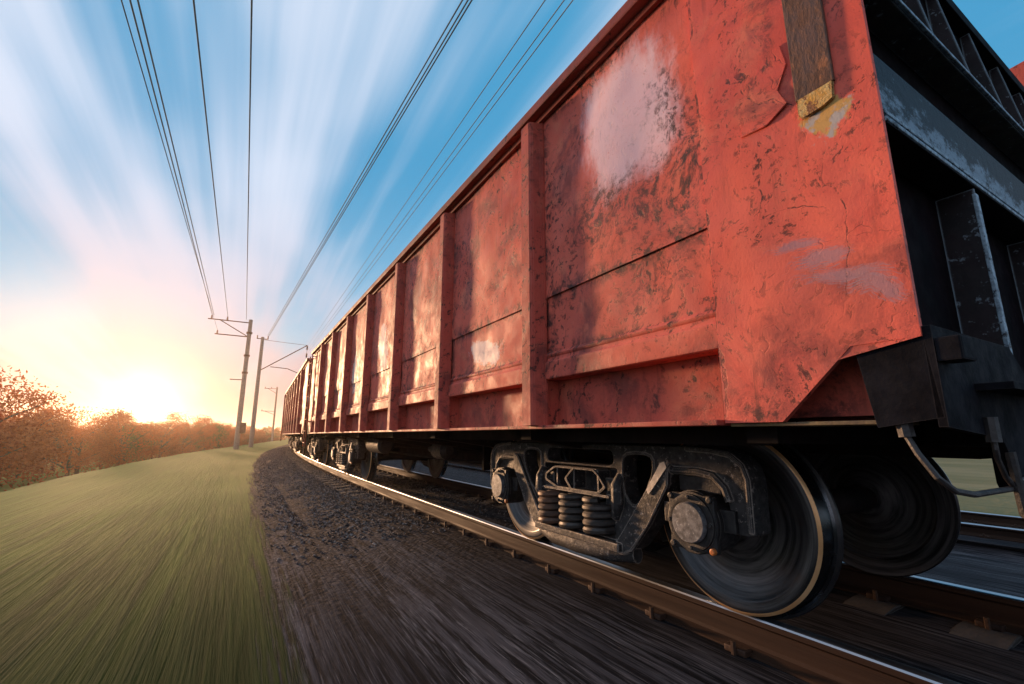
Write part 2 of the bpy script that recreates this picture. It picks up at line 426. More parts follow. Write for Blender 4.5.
M['rail_side'] = mat_simple('rail rust', (.026, .014, .010), (.052, .028, .018), 1.5, (.6, .85), metal=.1, bump=.4, stretch=(1, .25, 6), spots=(4, .62, (.03, .018, .014)), spec=.12)
M['rail_top'] = mat_simple('polished rail', (.34, .37, .42), (.48, .51, .56), 2, (.28, .4), metal=1.0, bump=.03, stretch=(10, .3, 1))
M['pole'] = mat_simple('pole concrete', (.26, .20, .16), (.34, .27, .21), 5, (.7, .9), bump=.3)
M['pole_steel'] = mat_simple('pole arm steel', (.14, .07, .045), (.20, .11, .07), 5, (.5, .8), metal=.2)
M['insul'] = mat_simple('insulator', (.25, .12, .08), (.30, .16, .10), 5, (.2, .4))
M['wire'] = mat_simple('wire', (.22, .25, .30), (.30, .34, .39), 5, (.7, .9), spec=.1)
M['bark'] = mat_simple('bark', (.05, .033, .022), (.09, .06, .04), 8, (.8, .95), bump=.6)
M['yellow_mark'] = mat_simple('yellow brake paint', (.6, .42, .03), (.5, .34, .03), 8, (.5, .7))

def mat_wheel(name):
    t = NT(name); v = t.coord(); X, Y, Z = t.sep(v)[0:3]
    r = t.math('SQRT', t.math('ADD', t.math('POWER', Y, 2), t.math('POWER', Z, 2)))
    ang = t.math('ARCTAN2', Z, Y)
    pv = t.n('ShaderNodeCombineXYZ', {0: t.math('MULTIPLY', r, 42.0), 1: t.math('MULTIPLY', t.math('SINE', ang), .7), 2: t.math('MULTIPLY', t.math('COSINE', ang), .7)})
    st = t.noise(pv, 1.0, 6, .7)
    c = t.mix(t.ramp(st, .32, .68), (.016, .017, .020), (.14, .135, .135))
    c = t.mix(t.math('MULTIPLY', t.ramp(t.noise(v, 5, 5), .5, .7), .4), c, (.085, .06, .045))
    return t.out(c, t.ramp(st, .3, .7, .32, .5), .55, st, .3, .002)
M['wheel'] = mat_wheel('wheel disc')
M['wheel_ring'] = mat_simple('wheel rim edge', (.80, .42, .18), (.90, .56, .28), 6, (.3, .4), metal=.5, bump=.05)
M['tread'] = mat_simple('wheel tread', (.07, .08, .09), (.13, .14, .15), 3, (.2, .3), metal=1.0, bump=.03)
M['flange'] = mat_simple('wheel flange', (.05, .05, .055), (.09, .09, .09), 3, (.3, .4), metal=.8, bump=.03)

# ================================================================== SETTING
def gj(q, s):
    return .035*noise.noise(Vector((q*.7, s*.3, 0)))+.05*noise.noise(Vector((q*.15, s*.07, 3)))
qs = [-1500, -700, -300, -150, -80, -45, -30, -20, -14, -10, -7.6, -6.3, -5.6, -5.1, -4.6, -4, -3.4, -2.8, -2.2, -1.6, -1, -.5, 0, .4, .9, 2, 4, 6, 8.5]
zs = [-3, -3, -3, -3, -2.9, -2.8, -2.7, -2.6, -2.45, -2.1, -1.35, -.85, -.60, -.47, -.42, -.40, -.40, -.40, -.41, -.42, -.43, -.44, -.45, -.50, -.60, -.8, -.8, -.8, -.84]
SL = s_list(-60, 1800, .8, .03)
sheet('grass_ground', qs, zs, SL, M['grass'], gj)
qs = [8.5, 10, 15, 18, 24, 40, 90, 200, 500, 1500]
zs = [-.84, -.95, -.98, -.75, -.8, -.9, -1.0, -1.2, -1.5, -2]
sheet('field', qs, zs, SL, M['field'], lambda q, s: 0 if q == 8.5 else gj(q, s))
def bj(q, s):
    e = 1 if .9 < q < 6.2 or q > 7 else 0
    if q < .9: return gj(q, s)
    w_ = min(1, max(0, (s-5.5)/4))
    low = -.040*w_ if abs(abs(q-XC)-1.4) < .25 else 0
    k_ = max(0, (1.3-q)/.4) if q < 1.3 else 0
    return low+e*(.010*noise.noise(Vector((q*9, s*9, 1)))+(.02*noise.noise(Vector((q*1.5, s*1.1, 5))) if q < 1.2 else 0))
def bed(name, c, zoff, wl, wr):
    q_ = [c-wl-.915, c-wl-.415, c-wl-.015, c-wl+.35, c-wl+.75, c-wl+1.0, c-1.42, c-1.25, c-.8, c-.4, c, c+.4, c+.8, c+1.25, c+1.5, c+1.9, c+2.3, c+wr]
    z_ = [-.446, -.442, -.405, -.36, -.30, -.22, -.172, -.172, -.180, -.20, -.20, -.20, -.188, -.184, -.19, -.30, -.42, -.70]
    return sheet(name, q_, [z+zoff for z in z_], [x*1.0 for x in s_list(-20, 500, .25 if c < 5 else 1.0, .06)], M['ballast'], bj)
bed('ballast', XC, 0, 2.75, 5.6)
bed('ballast_far_bed', XC+7.75, -.46, 2.3, 3.0)

# ------------------------------------------------------------------ loose stones of the shoulder
def stones():
    rnd = random.Random(21); V = []; Fc = []
    base = [(1, 0, 0), (-1, 0, 0), (0, 1, 0), (0, -1, 0), (0, 0, 1), (0, 0, -1)]
    tri = [(0, 2, 4), (2, 1, 4), (1, 3, 4), (3, 0, 4), (2, 0, 5), (1, 2, 5), (3, 1, 5), (0, 3, 5)]
    def zz(q):
        P = [(.4, -.405), (.75, -.36), (1.165, -.30), (1.415-.25+.0, -.30), (1.50, -.20), (1.765, -.172), (2.2, -.172), (2.5, -.18)]
        pts = [(-.1, -.442), (.40, -.405), (.765, -.36), (1.165, -.30), (1.415, -.22), (1.745, -.172), (1.915, -.172), (2.365, -.18), (2.765, -.20), (3.965, -.18)]
        for (a, za), (b, zb) in zip(pts, pts[1:]):
            if a <= q <= b: return za+(zb-za)*(q-a)/(b-a)
        return -.2
    n = 0
    while n < 24000:
        s_ = 5.2+45*rnd.random()**1.6
        if rnd.random() > min(1, (s_-5.0)/5.0): continue
        q = rnd.uniform(.45, 2.28) if rnd.random() < .85 else rnd.uniform(2.6, 3.8)
        if q < .9 and rnd.random() > (q-.35)/.6: continue
        r_ = rnd.uniform(.009, .021); lw = 0 if q < 1.415 or q > 2.365 else ((q-1.415)/.33 if q < 1.745 else (1 if q < 1.915 else (2.365-q)/.45))
        p = path(s_, q, zz(q)+r_*.3-.04*lw*min(1, max(0, (s_-5.5)/4))+(gj(q, s_) if q < .9 else 0))
        R_ = Matrix.Rotation(rnd.uniform(0, 6.28), 3, 'Z') @ Matrix.Rotation(rnd.uniform(-1, 1), 3, 'X')
        k = len(V)
        for b_ in base: V.append(p+R_ @ Vector((b_[0]*r_*rnd.uniform(.7, 1.3), b_[1]*r_*rnd.uniform(.7, 1.5), b_[2]*r_*rnd.uniform(.5, .9))))
        Fc += [(k+a, k+b, k+c) for a, b, c in tri]; n += 1
    me = bpy.data.meshes.new('ballast_stones'); me.from_pydata(V, [], Fc); me.update()
    t = NT('stone'); ri = t.n('ShaderNodeNewGeometry').outputs['Random Per Island']
    c = t.mix(t.ramp(ri, .2, 1.0), (.05, .044, .042), (.26, .23, .215))
    m = t.out(c, .85, spec=.15)
    tag(link_mesh('ballast_stones', me, m), 'loose grey crushed stones on the shoulder beside the rail', 'gravel', kind='stuff')
stones()

# ------------------------------------------------------------------ tracks
def rail_mesh(c, zoff, s0, s1, flip):
    prof = [(-.075, -.18), (-.075, -.168), (-.02, -.150), (-.009, -.135), (-.009, -.052), (-.030, -.040), (-.036, -.034), (-.036, -.010), (-.031, -.002), (-.024, 0.0),
            (.024, 0.0), (.031, -.002), (.036, -.010), (.036, -.034), (.030, -.040), (.009, -.052), (.009, -.135), (.02, -.150), (.075, -.168), (.075, -.18)]
    S = [s for s in s_list(s0, s1, .6, .04)]
    V = []; Fc = []; mi = []
    n = len(prof)
    for s in S:
        for q, z in prof: V.append(path(s, c+q, z+zoff))
    for i in range(len(S)-1):
        for j in range(n-1):
            a = i*n+j; Fc.append((a, a+1, a+n+1, a+n)); mi.append(1 if 7 <= j <= 11 else 0)
    me = bpy.data.meshes.new('rail'); me.from_pydata(V, [], Fc); me.update()
    return me, mi
def make_track(c, zoff, label, s0, s1, nsl, sl0):
    tr = empty('railway_track', (c, 0, zoff-.4), label=label, cat='railway track', group='parallel railway tracks')
    for k, g in enumerate((-.765, .765)):
        me, mi = rail_mesh(c+g, zoff, s0, s1, k)
        o = link_mesh('rail', me, [M['rail_side'], M['rail_top']], None)
        for p, m_ in zip(me.polygons, mi): p.material_index = m_
        o.parent = tr; o.matrix_parent_inverse = Matrix.Translation((-c, 0, -(zoff-.4)))
    b = MB()
    b.prism([(-1.3, 0), (1.3, 0), (1.3, .17), (.95, .19), (.6, .20), (.4, .17), (-.4, .17), (-.6, .20), (-.95, .19), (-1.3, .17)], -.13, .13, .012)
    # rotate so the sleeper lies across x
    for v in b.bm.verts: v.co = Vector((v.co.y, v.co.x, v.co.z-.375))
    b.mi = 1
    for g in (-.765, .765):
        for sd in (-1, 1):
            b.box(g+sd*.085-.03, g+sd*.085+.03, -.06, .06, -.178, -.145, .008)
            b.tube([(g+sd*.12, 0, -.178), (g+sd*.12, 0, -.115)], .014, 6)
    sl = b.build('sleeper', [M['concrete'], M['clip']])
    first = True
    far = MB(); nfar = 0
    s = sl0; i = 0
    while i < nsl:
        o = sl if first else sl.copy()
        if not first: col.objects.link(o)
        first = False
        p, a = centre(s); q = path(s, c, zoff)
        o.parent = tr; o.location = (q.x-c, q.y, .4); o.rotation_euler = (0, 0, -a)
        s += .545; i += 1
    return tr
make_track(XC, 0, 'railway track under the red train, with its rusty near rail on concrete sleepers', -12, 320, 96, -1.6)
make_track(XC+7.75, -.46, 'empty second railway track beyond the train, at the edge of the field', -12, 320, 60, -1.0)

# ================================================================== WAGON
L = 12.7
XL = -1.58
POST = [1.79+1.4985*k for k in range(7)]
PW = .19; XO = -1.675
def wall_grid(b, y0, y1, z0, z1, sgn, seed, amp=.010, ny=26, nz=30, base=0.0, edge=.04):
    """dented sheet between two posts"""
    vs = []
    for i in range(ny+1):
        row = []
        for j in range(nz+1):
            y = y0+(y1-y0)*i/ny; z = z0+(z1-z0)*j/nz
            k = min(min(y-y0, y1-y), min(z-z0, z1-z))/edge
            k = min(1, max(0, k/3))
            d = noise.noise(Vector((y*1.9+seed, z*1.7, seed)))*1.5+noise.noise(Vector((y*5+seed, z*5, 2)))*.55+abs(noise.noise(Vector((y*3+seed, z*2.5, 9))))*.9
            row.append(b.bm.verts.new((sgn*(1.58+base+amp*d*k), y, z)))
        vs.append(row)
    for i in range(ny):
        for j in range(nz):
            f = b._f([vs[i][j], vs[i+1][j], vs[i+1][j+1], vs[i][j+1]])
            if f: f.smooth = True

def build_side(root, sgn, wallmat, detail=True):
    P = 'side_wall'
    b = MB()
    ys = [.565]+[p for p in POST]+[L-.565]
    zseam = 1.752
    # edges of the bays
    for i in range(len(ys)-1):
        y0 = ys[i]+(0 if i == 0 else .03); y1 = ys[i+1]-(.0 if i == len(ys)-2 else -.0)
        if i > 0: y0 = ys[i]+PW-.03
        seed = i*3.7+(40 if sgn > 0 else 0)
        wall_grid(b, y0, y1+.03, zseam-.004, 3.03, sgn, seed, .011 if detail else .006)
        wall_grid(b, y0, y1+.03, 1.372, zseam+.012, sgn, seed+1.3, .013, 26, 10, base=-.012)
        s = sgn
        # pressed rib along the foot of the sheet
        prof = [(1.566, 1.405), (1.578, 1.397), (1.586, 1.385), (1.584, 1.374), (1.578, 1.368), (1.580, 1.350), (1.584, 1.345), (1.594, 1.338), (1.596, 1.330), (1.594, 1.318), (1.598, 1.250), (1.595, 1.240), (1.588, 1.236), (1.48, 1.236)]
        n = 12; rows = []
        for k in range(n+1):
            y = y0+(y1+.03-y0)*k/n
            rows.append([b.bm.verts.new((s*(x+.003*noise.noise(Vector((y*4, z*6, seed)))), y, z)) for x, z in prof])
        for k in range(n):
            for j in range(len(prof)-1):
                f = b._f([rows[k][j], rows[k+1][j], rows[k+1][j+1], rows[k][j+1]])
                if f: f.smooth = j not in (12,)
    # inner skin
    x0, x1 = sorted((sgn*1.44, sgn*1.455)); b.box(x0, x1, .13, L-.13, .97, 3.03)
    w = b.build(P, wallmat, root)
    # hatch recesses
    r = MB()
    for i in range(len(ys)-1):
        y0 = ys[i]+(PW-.03 if i else .06); y1 = ys[i+1]+.03-(.09 if i == len(ys)-2 else 0)
        wall_grid(r, y0, y1, .948, 1.245, sgn, i*2.1+7, .006, 14, 6, base=-.095)
        # side jambs, slanted
        for (ya, yb) in ((y0, y0-.012), (y1-.002, y1+.012)):
            r._f([r.bm.verts.new((sgn*1.486, ya, .965)), r.bm.verts.new((sgn*1.60, yb, .965)), r.bm.verts.new((sgn*1.60, yb, 1.24)), r.bm.verts.new((sgn*1.486, ya, 1.24))])
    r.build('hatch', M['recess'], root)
    # sill lip
    c = MB(); x0, x1 = sorted((sgn*1.47, sgn*1.635))
    c.box(x0, x1, .62, L-.62, .945, .966, .004)
    c.build('side_sill', M['post'], root)
    c = MB(); x0, x1 = sorted((sgn*1.30, sgn*1.33)); c.box(x0, x1, .60, L-.60, .868, .946); c.build('inner_sill', M['under'], root)
    # top chord
    c = MB(); x0, x1 = sorted((sgn*1.500, sgn*1.668))
    c.box(x0, x1, 0, L, 3.022, 3.092, .012)
    x0, x1 = sorted((sgn*1.585, sgn*1.612)); c.box(x0, x1, .02, L-.02, 2.985, 3.03, .004)
    c.build('top_chord', M['chord'], root)
    # posts: pressed hat section
    post = None
    for k, y in enumerate(POST):
        if post is None:
            b = MB()
            hp = [(0, 0), (.0, -.020), (.018, -.022), (.030, -.078), (.045, -.094), (.145, -.094), (.160, -.078), (.172, -.022), (.19, -.020), (.19, 0)]
            segs = [(.966, 0.0), (1.30, 0), (1.9, 0), (2.6, 0), (2.985, 0)]
            rows = []
            for z, _ in segs: rows.append([b.bm.verts.new((sgn*(1.58-dx), dy, z)) for dy, dx in hp])
            for i in range(len(rows)-1):
                for j in range(len(hp)-1): b._f([rows[i][j], rows[i][j+1], rows[i+1][j+1], rows[i+1][j]])
            b._f(rows[0]); b._f(rows[-1][::-1])
            post = b.build('side_post', M['post'], root); o = post
            bm = bmesh.new(); bm.from_mesh(o.data)
            es = [e for e in bm.edges if abs(e.verts[0].co.y-e.verts[1].co.y) < 1e-5 and abs(e.verts[0].co.x-e.verts[1].co.x) < 1e-5 and abs(e.verts[0].co.x) > 1.60]
            bmesh.ops.bevel(bm, geom=es, offset=.006, segments=2, affect='EDGES'); bm.to_mesh(o.data); bm.free()
        else:
            o = post.copy(); col.objects.link(o); o.parent = root
        o.location = (0, y, 0)

def corner_panel(root, sgn, far):
    """red corner sheet with its cut away foot; far=True at the other end of the wagon"""
    fy = (lambda y: L-y) if far else (lambda y: y)
    b = MB()
    poly = [(.0, 1.178), (.170, 1.172), (.395, .955), (.612, .952), (.612, 3.022), (0, 3.022)]
    N = 34; M_ = 60
    # sheet with slight dents, cut by scanning rows
    def ymin(z):
        if z < 1.172: return .170+(1.172-z)/(1.172-.955)*(.395-.170)
        return 0.0
    rows = []
    zz = [.953+.0365*k for k in range(7)]+[1.1721]+[1.19+(3.022-1.19)*k/46 for k in range(47)]
    for z in zz:
        a = ymin(z) if z < 1.172 else 0.0
        if abs(z-1.1721) < 1e-6: a = 0.0
        row = []
        for k in range(N+1):
            y = a+(.612-a)*k/N
            e = min(1, min(y-a, .612-y)/.06)
            d = (noise.noise(Vector((y*6, z*4, 5)))*.6+noise.noise(Vector((y*2.4, z*1.5, 8)))*1.2)*.006*e
            row.append(b.bm.verts.new((sgn*(1.600+d), fy(y), z)))
        rows.append(row)
    for i in range(len(rows)-1):
        for k in range(N):
            f = b._f([rows[i][k], rows[i][k+1], rows[i+1][k+1], rows[i+1][k]])
            if f: f.smooth = True
    # thickness: folded edges
    def edge(p, q, dx=.02):
        b._f([b.bm.verts.new((sgn*1.600, fy(p[0]), p[1])), b.bm.verts.new((sgn*1.600, fy(q[0]), q[1])), b.bm.verts.new((sgn*(1.600-dx), fy(q[0]), q[1])), b.bm.verts.new((sgn*(1.600-dx), fy(p[0]), p[1]))])
    edge((.612, .953), (.612, 3.022), .025); edge((.612, .953), (.395, .953)); edge((.395, .953), (.17, 1.172)); edge((.17, 1.172), (0, 1.172)); edge((0, 1.172), (0, 3.022), .018)
    o = b.build('corner_panel', M['corner'] if not far else M['wall_far'], root)
    # inner post flange
    c = MB(); x0, x1 = sorted((sgn*1.40, sgn*1.58)); y0, y1 = sorted((fy(.098), fy(.14)))
    c.box(x0, x1, y0, y1, 1.18, 3.02, .004)
    c.build('corner_post', M['end'] if not far else M['end'], root)

def spring_mesh(b, x, y, z0, z1, r, wire, turns, ph=0):
    pts = []; n = int(turns*20)
    for k in range(n+1):
        a = 2*PI*k/20+ph
        pts.append((x+r*math.cos(a), y+r*math.sin(a), z0+wire+(z1-z0-2*wire)*k/n))
    b.tube(pts, wire, 8)

ZA = .475
def make_wheel(root, x_out, y, sgn):
    """sgn -1: outer face towards -x"""
    w = .13
    prof = [(0.0, .075), (0.0, .115), (.030, .125), (.045, .16), (.062, .24), (.052, .33), (.020, .385), (.004, .402), (0.0, .412), (0.0, .457), (.004, .465), (.010, .4725), (.06, .475), (.092, .479), (.102, .490), (.110, .503), (.122, .505), (.130, .497), (.130, .40), (.11, .385), (.09, .30), (.10, .2), (.135, .12), (.14, .075)]
    mats = [0]*8+[1, 2, 2]+[3]*4+[4]*10
    mats = mats[:len(prof)-1]
    ms = []
    for i in range(len(prof)-1):
        r = (prof[i][1]+prof[i+1][1])/2; a = (prof[i][0]+prof[i+1][0])/2
        if i < 8: ms.append(0)
        elif i == 8: ms.append(0)
        elif i in (9, 10): ms.append(1)
        elif i in (11, 12, 13): ms.append(2)
        elif i < 17: ms.append(3)
        else: ms.append(0)
    b = MB(); b.lathe([(a*(-sgn), r) for a, r in prof], (0, 0, 0), 'x', 96, ms)
    o = b.build('wheel', [M['wheel'], M['wheel_ring'], M['tread'], M['flange']], root)
    o.location = (x_out, y, ZA)
    return o

def make_bogie(root, yc):
    bo = empty('bogie', (0, yc, 0)); bo.parent = root
    WB = 1.01
    # ---- side frames + bolster in one part mesh
    half = [(-1.30, .37+.0), ]
    def mir(pts): return pts+[(-y, z) for y, z in pts[::-1]]
    top = [(0, .850), (.90, .850), (1.10, .845), (1.22, .825), (1.285, .775), (1.31, .70), (1.305, .44), (1.19, .438), (1.185, .56), (1.165, .64), (1.11, .69), (1.02, .705),
           (.86, .70), (.815, .655), (.80, .60), (.66, .40), (.52, .245), (.42, .20), (0, .19)]
    loop = [p for p in top]+[(-y, z) for y, z in top[-2:0:-1]]
    loop = round_loop(loop, .03, 3)
    holeR = smooth_loop([(.50, .80), (.68, .802), (.72, .76), (.70, .66), (.585, .495), (.52, .488), (.455, .56), (.45, .76)], 2)
    holeL = [(-y, z) for y, z in holeR[::-1]]
    slot = round_loop([(-.36, .812), (.36, .812), (.375, .735), (.33, .714), (-.33, .714), (-.375, .735)], .03, 3)
    win = round_loop([(-.405, .698), (.405, .698), (.405, .46), (.36, .40), (.30, .285), (-.30, .285), (-.36, .40), (-.405, .46)], .02, 3)
    jaw_fix = None
    for sg in (-1, 1):
        b = MB()
        b.curve_plate([loop, holeR, holeL, slot, win], sg*.985, .13, .008)
        # raised flanges: top, jaw arches and diagonal struts
        def ridge(pts, r=.016, xo=1.052):
            b.tube([(sg*xo, y, z) for y, z in pts], r, 8)
        for m_ in (-1, 1):
            ridge([(m_*y, z) for y, z in [(.95, .838), (1.10, .832), (1.21, .812), (1.27, .765), (1.292, .70), (1.29, .46)]], .012)
            ridge([(m_*y, z) for y, z in [(.80, .735), (.86, .716), (1.02, .718), (1.11, .705), (1.17, .65), (1.19, .59)]], .022, 1.05)
            # diagonal tension strut
            b.prism([(m_*.845, .76), (m_*.775, .74), (m_*.60, .50), (m_*.36, .22), (m_*.44, .195), (m_*.53, .235), (m_*.67, .40), (m_*.83, .63)], sg*1.045, sg*1.085, .008)
            # rib round the big hole
            hr = [(m_*y, z) for y, z in holeR]
            ridge(hr[::2]+[hr[0]], .009, 1.049)
            b.tube([(sg*1.04, m_*.43, .66), (sg*1.075, m_*.425, .60), (sg*1.08, m_*.43, .50), (sg*1.05, m_*.38, .40)], [.03, .04, .04, .03], 10)
        # spring seat
        b.box(sg*1.12 if sg < 0 else .90, .90*sg if sg < 0 else 1.12, -.46, .46, .215, .265, .012)
        b.tube([(sg*1.00, -.50, .20), (sg*1.04, -.3, .185), (sg*1.05, 0, .18), (sg*1.04, .3, .185), (sg*1.0, .50, .20)], [.05, .062, .065, .062, .05], 12)
        f = b.build('side_frame', M['cast'], bo)
        # bolster end, box with two openings
        c = MB()
        hexo = round_loop([(-.21, .665), (.14, .665), (.235, .60), (.235, .555), (.12, .505), (-.245, .505), (-.30, .555), (-.245, .63)], .012, 2)
        h1 = round_loop([(-.02, .652), (.13, .652), (.215, .597), (.215, .565), (.11, .520), (-.0, .520), (.045, .58)], .008, 2)
        h2 = round_loop([(-.04, .652), (.025, .585), (-.02, .520), (-.235, .520), (-.28, .56), (-.235, .625), (-.20, .652)], .008, 2)
        hexo, h1, h2 = [[(y*1.28+.035, (z-.505)*.98+.530) for y, z in l_] for l_ in (hexo, h1, h2)]
        c.curve_plate([hexo, h1, h2], sg*1.09, .022, .003)
        c.box(min(sg*.92, sg*.96), max(sg*.92, sg*.96), -.34, .33, .53, .685, .005)
        for ys_ in (-.255, .0, .2): c.box(min(sg*.98, sg*1.085), max(sg*.98, sg*1.085), ys_-.006, ys_+.006, .54, .68)
        c.box(min(sg*.98, sg*1.085), max(sg*.98, sg*1.085), -.24, .20, .676, .688); c.box(min(sg*.98, sg*1.10), max(sg*.98, sg*1.10), -.37, .37, .518, .532)
        # friction wedges beside
        c.box(min(sg*.95, sg*1.07), max(sg*.95, sg*1.07), -.39, -.31, .44, .64, .01); c.box(min(sg*.95, sg*1.07), max(sg*.95, sg*1.07), .26, .39, .44, .64, .01)
        c.build('bolster_end', M['cast'], bo)
        # springs
        for j, ys_ in enumerate((-.235, 0.03, .295)):
            s_ = MB(); spring_mesh(s_, 0, 0, .262, .522, .116, .0225, 4.6, j)
            spring_mesh(s_, 0, 0, .262, .522, .06, .012, 6.5, j+1)
            o = s_.build('spring', M['spring'] if j < 2 else M['spring_rust'], bo); o.location = (sg*1.03, ys_, 0)
            if j < 2:
                o2 = o.copy(); col.objects.link(o2); o2.location = (sg*.90, ys_+.13, 0)
        # axle boxes
        for m_ in (-1, 1):
            y = m_*WB
            a = MB()
            sq = []
            for k in range(48):
                an = 2*PI*k/48
                rr = .152+.036*max(0, math.cos(4*(an-PI/4)))**3
                sq.append((y+rr*math.cos(an), ZA+rr*math.sin(an)))
            a.curve_plate([sq], sg*1.105, .03, .005)
            a.lathe([(sg*.93, .155), (sg*1.10, .155)], (0, y, ZA), 'x', 32)
            a.lathe([(sg*1.118, .140), (sg*1.132, .136), (sg*1.134, .118), (sg*1.130, .104), (sg*1.130, .09)], (0, y, ZA), 'x', 48)
            for k in range(8):
                an = 2*PI*k/8+(PI/4)
                rr = .168 if k % 2 == 0 else .122
                rb = .017 if k % 2 == 0 else .011
                xx = 1.118 if k % 2 == 0 else 1.130
                # the low outer corner bolt is the orange one, a part of its own
                if k % 2 == 0 and math.sin(an) < 0 and (-math.cos(an)*1) > 0 and sg < 0: continue
                a.lathe([(sg*xx, rb), (sg*(xx+.014), rb*.95), (sg*(xx+.017), rb*.6)], (0, y+rr*math.cos(an), ZA+rr*math.sin(an)), 'x', 8)
            # adapters between box and frame jaws
            a.box(min(sg*.94, sg*1.075), max(sg*.94, sg*1.075), y-.215, y-.12, ZA-.03, ZA+.075, .006)
            a.box(min(sg*.94, sg*1.075), max(sg*.94, sg*1.075), y+.12, y+.215, ZA-.03, ZA+.075, .006)
            a.box(min(sg*.93, sg*1.04), max(sg*.93, sg*1.04), y-.13, y+.13, ZA+.14, ZA+.235, .008)
            ab = a.build('axle_box', M['cast2'], bo)
            c = MB(); c.lathe([(sg*1.125, .100), (sg*1.148, .099), (sg*1.156, .093), (sg*1.157, 0.001)], (0, y, ZA), 'x', 40)
            cc = c.build('axle_cap', M['cap'], bo)
            if sg < 0:
                an = 5*PI/4
                c = MB(); c.lathe([(sg*1.118, .017), (sg*1.134, .016), (sg*1.137, .010)], (0, y+.168*math.cos(an), ZA+.168*math.sin(an)), 'x', 8)
                c.build('bolt', M['orange'], bo)
        # bright scraped strip on the near strut
        if sg < 0:
            c = MB(); c.prism([(-.83, .765), (-.80, .755), (-.685, .60), (-.70, .575), (-.725, .60), (-.845, .735)], -1.088, -1.093)
            c.build('scraped_strip', M['chip'], bo)
    # bolster beam and brake gear
    c = MB(); c.box(-.95, .95, -.20, .20, .45, .70, .03); c.lathe([(.70, .22), (.86, .22)], (0, 0, 0), 'z', 24)
    for m_ in (-1, 1):
        c.tube([(-.74, m_*.50, .36), (0, m_*.50, .40), (.74, m_*.50, .36)], .032, 8)
        for sg in (-1, 1): c.tube([(sg*.76, m_*.52, .30), (sg*.76, m_*.50, .5), (sg*.74, m_*.46, .80)], .02, 6)
        c.tube([(.1, m_*.5, .42), (.1, m_*.25, .72), (.1, 0, .78)], .02, 6)
    c.build('bolster', M['under'], bo)
    for m_ in (-1, 1):
        for sg in (-1, 1):
            c = MB()
            arc = [( m_*WB-m_*.49*math.cos(a), ZA+.49*math.sin(a)) for a in [-.42, -.2, 0, .2, .42]]
            arc2 = [( m_*WB-m_*.545*math.cos(a), ZA+.545*math.sin(a)) for a in [.42, .2, 0, -.2, -.42]]
            c.prism(arc+arc2, sg*.72, sg*.80)
            c.build('brake_shoe', M['cast2'], bo)
            make_wheel(bo, sg*.83, m_*WB, sg)
        c = MB(); c.lathe([(-.95, .065), (-.70, .08), (-.62, .09), (-.5, .083), (.5, .083), (.62, .09), (.70, .08), (.95, .065)], (0, m_*WB, ZA), 'x', 24)
        c.build('axle', M['under'], bo)
    return bo

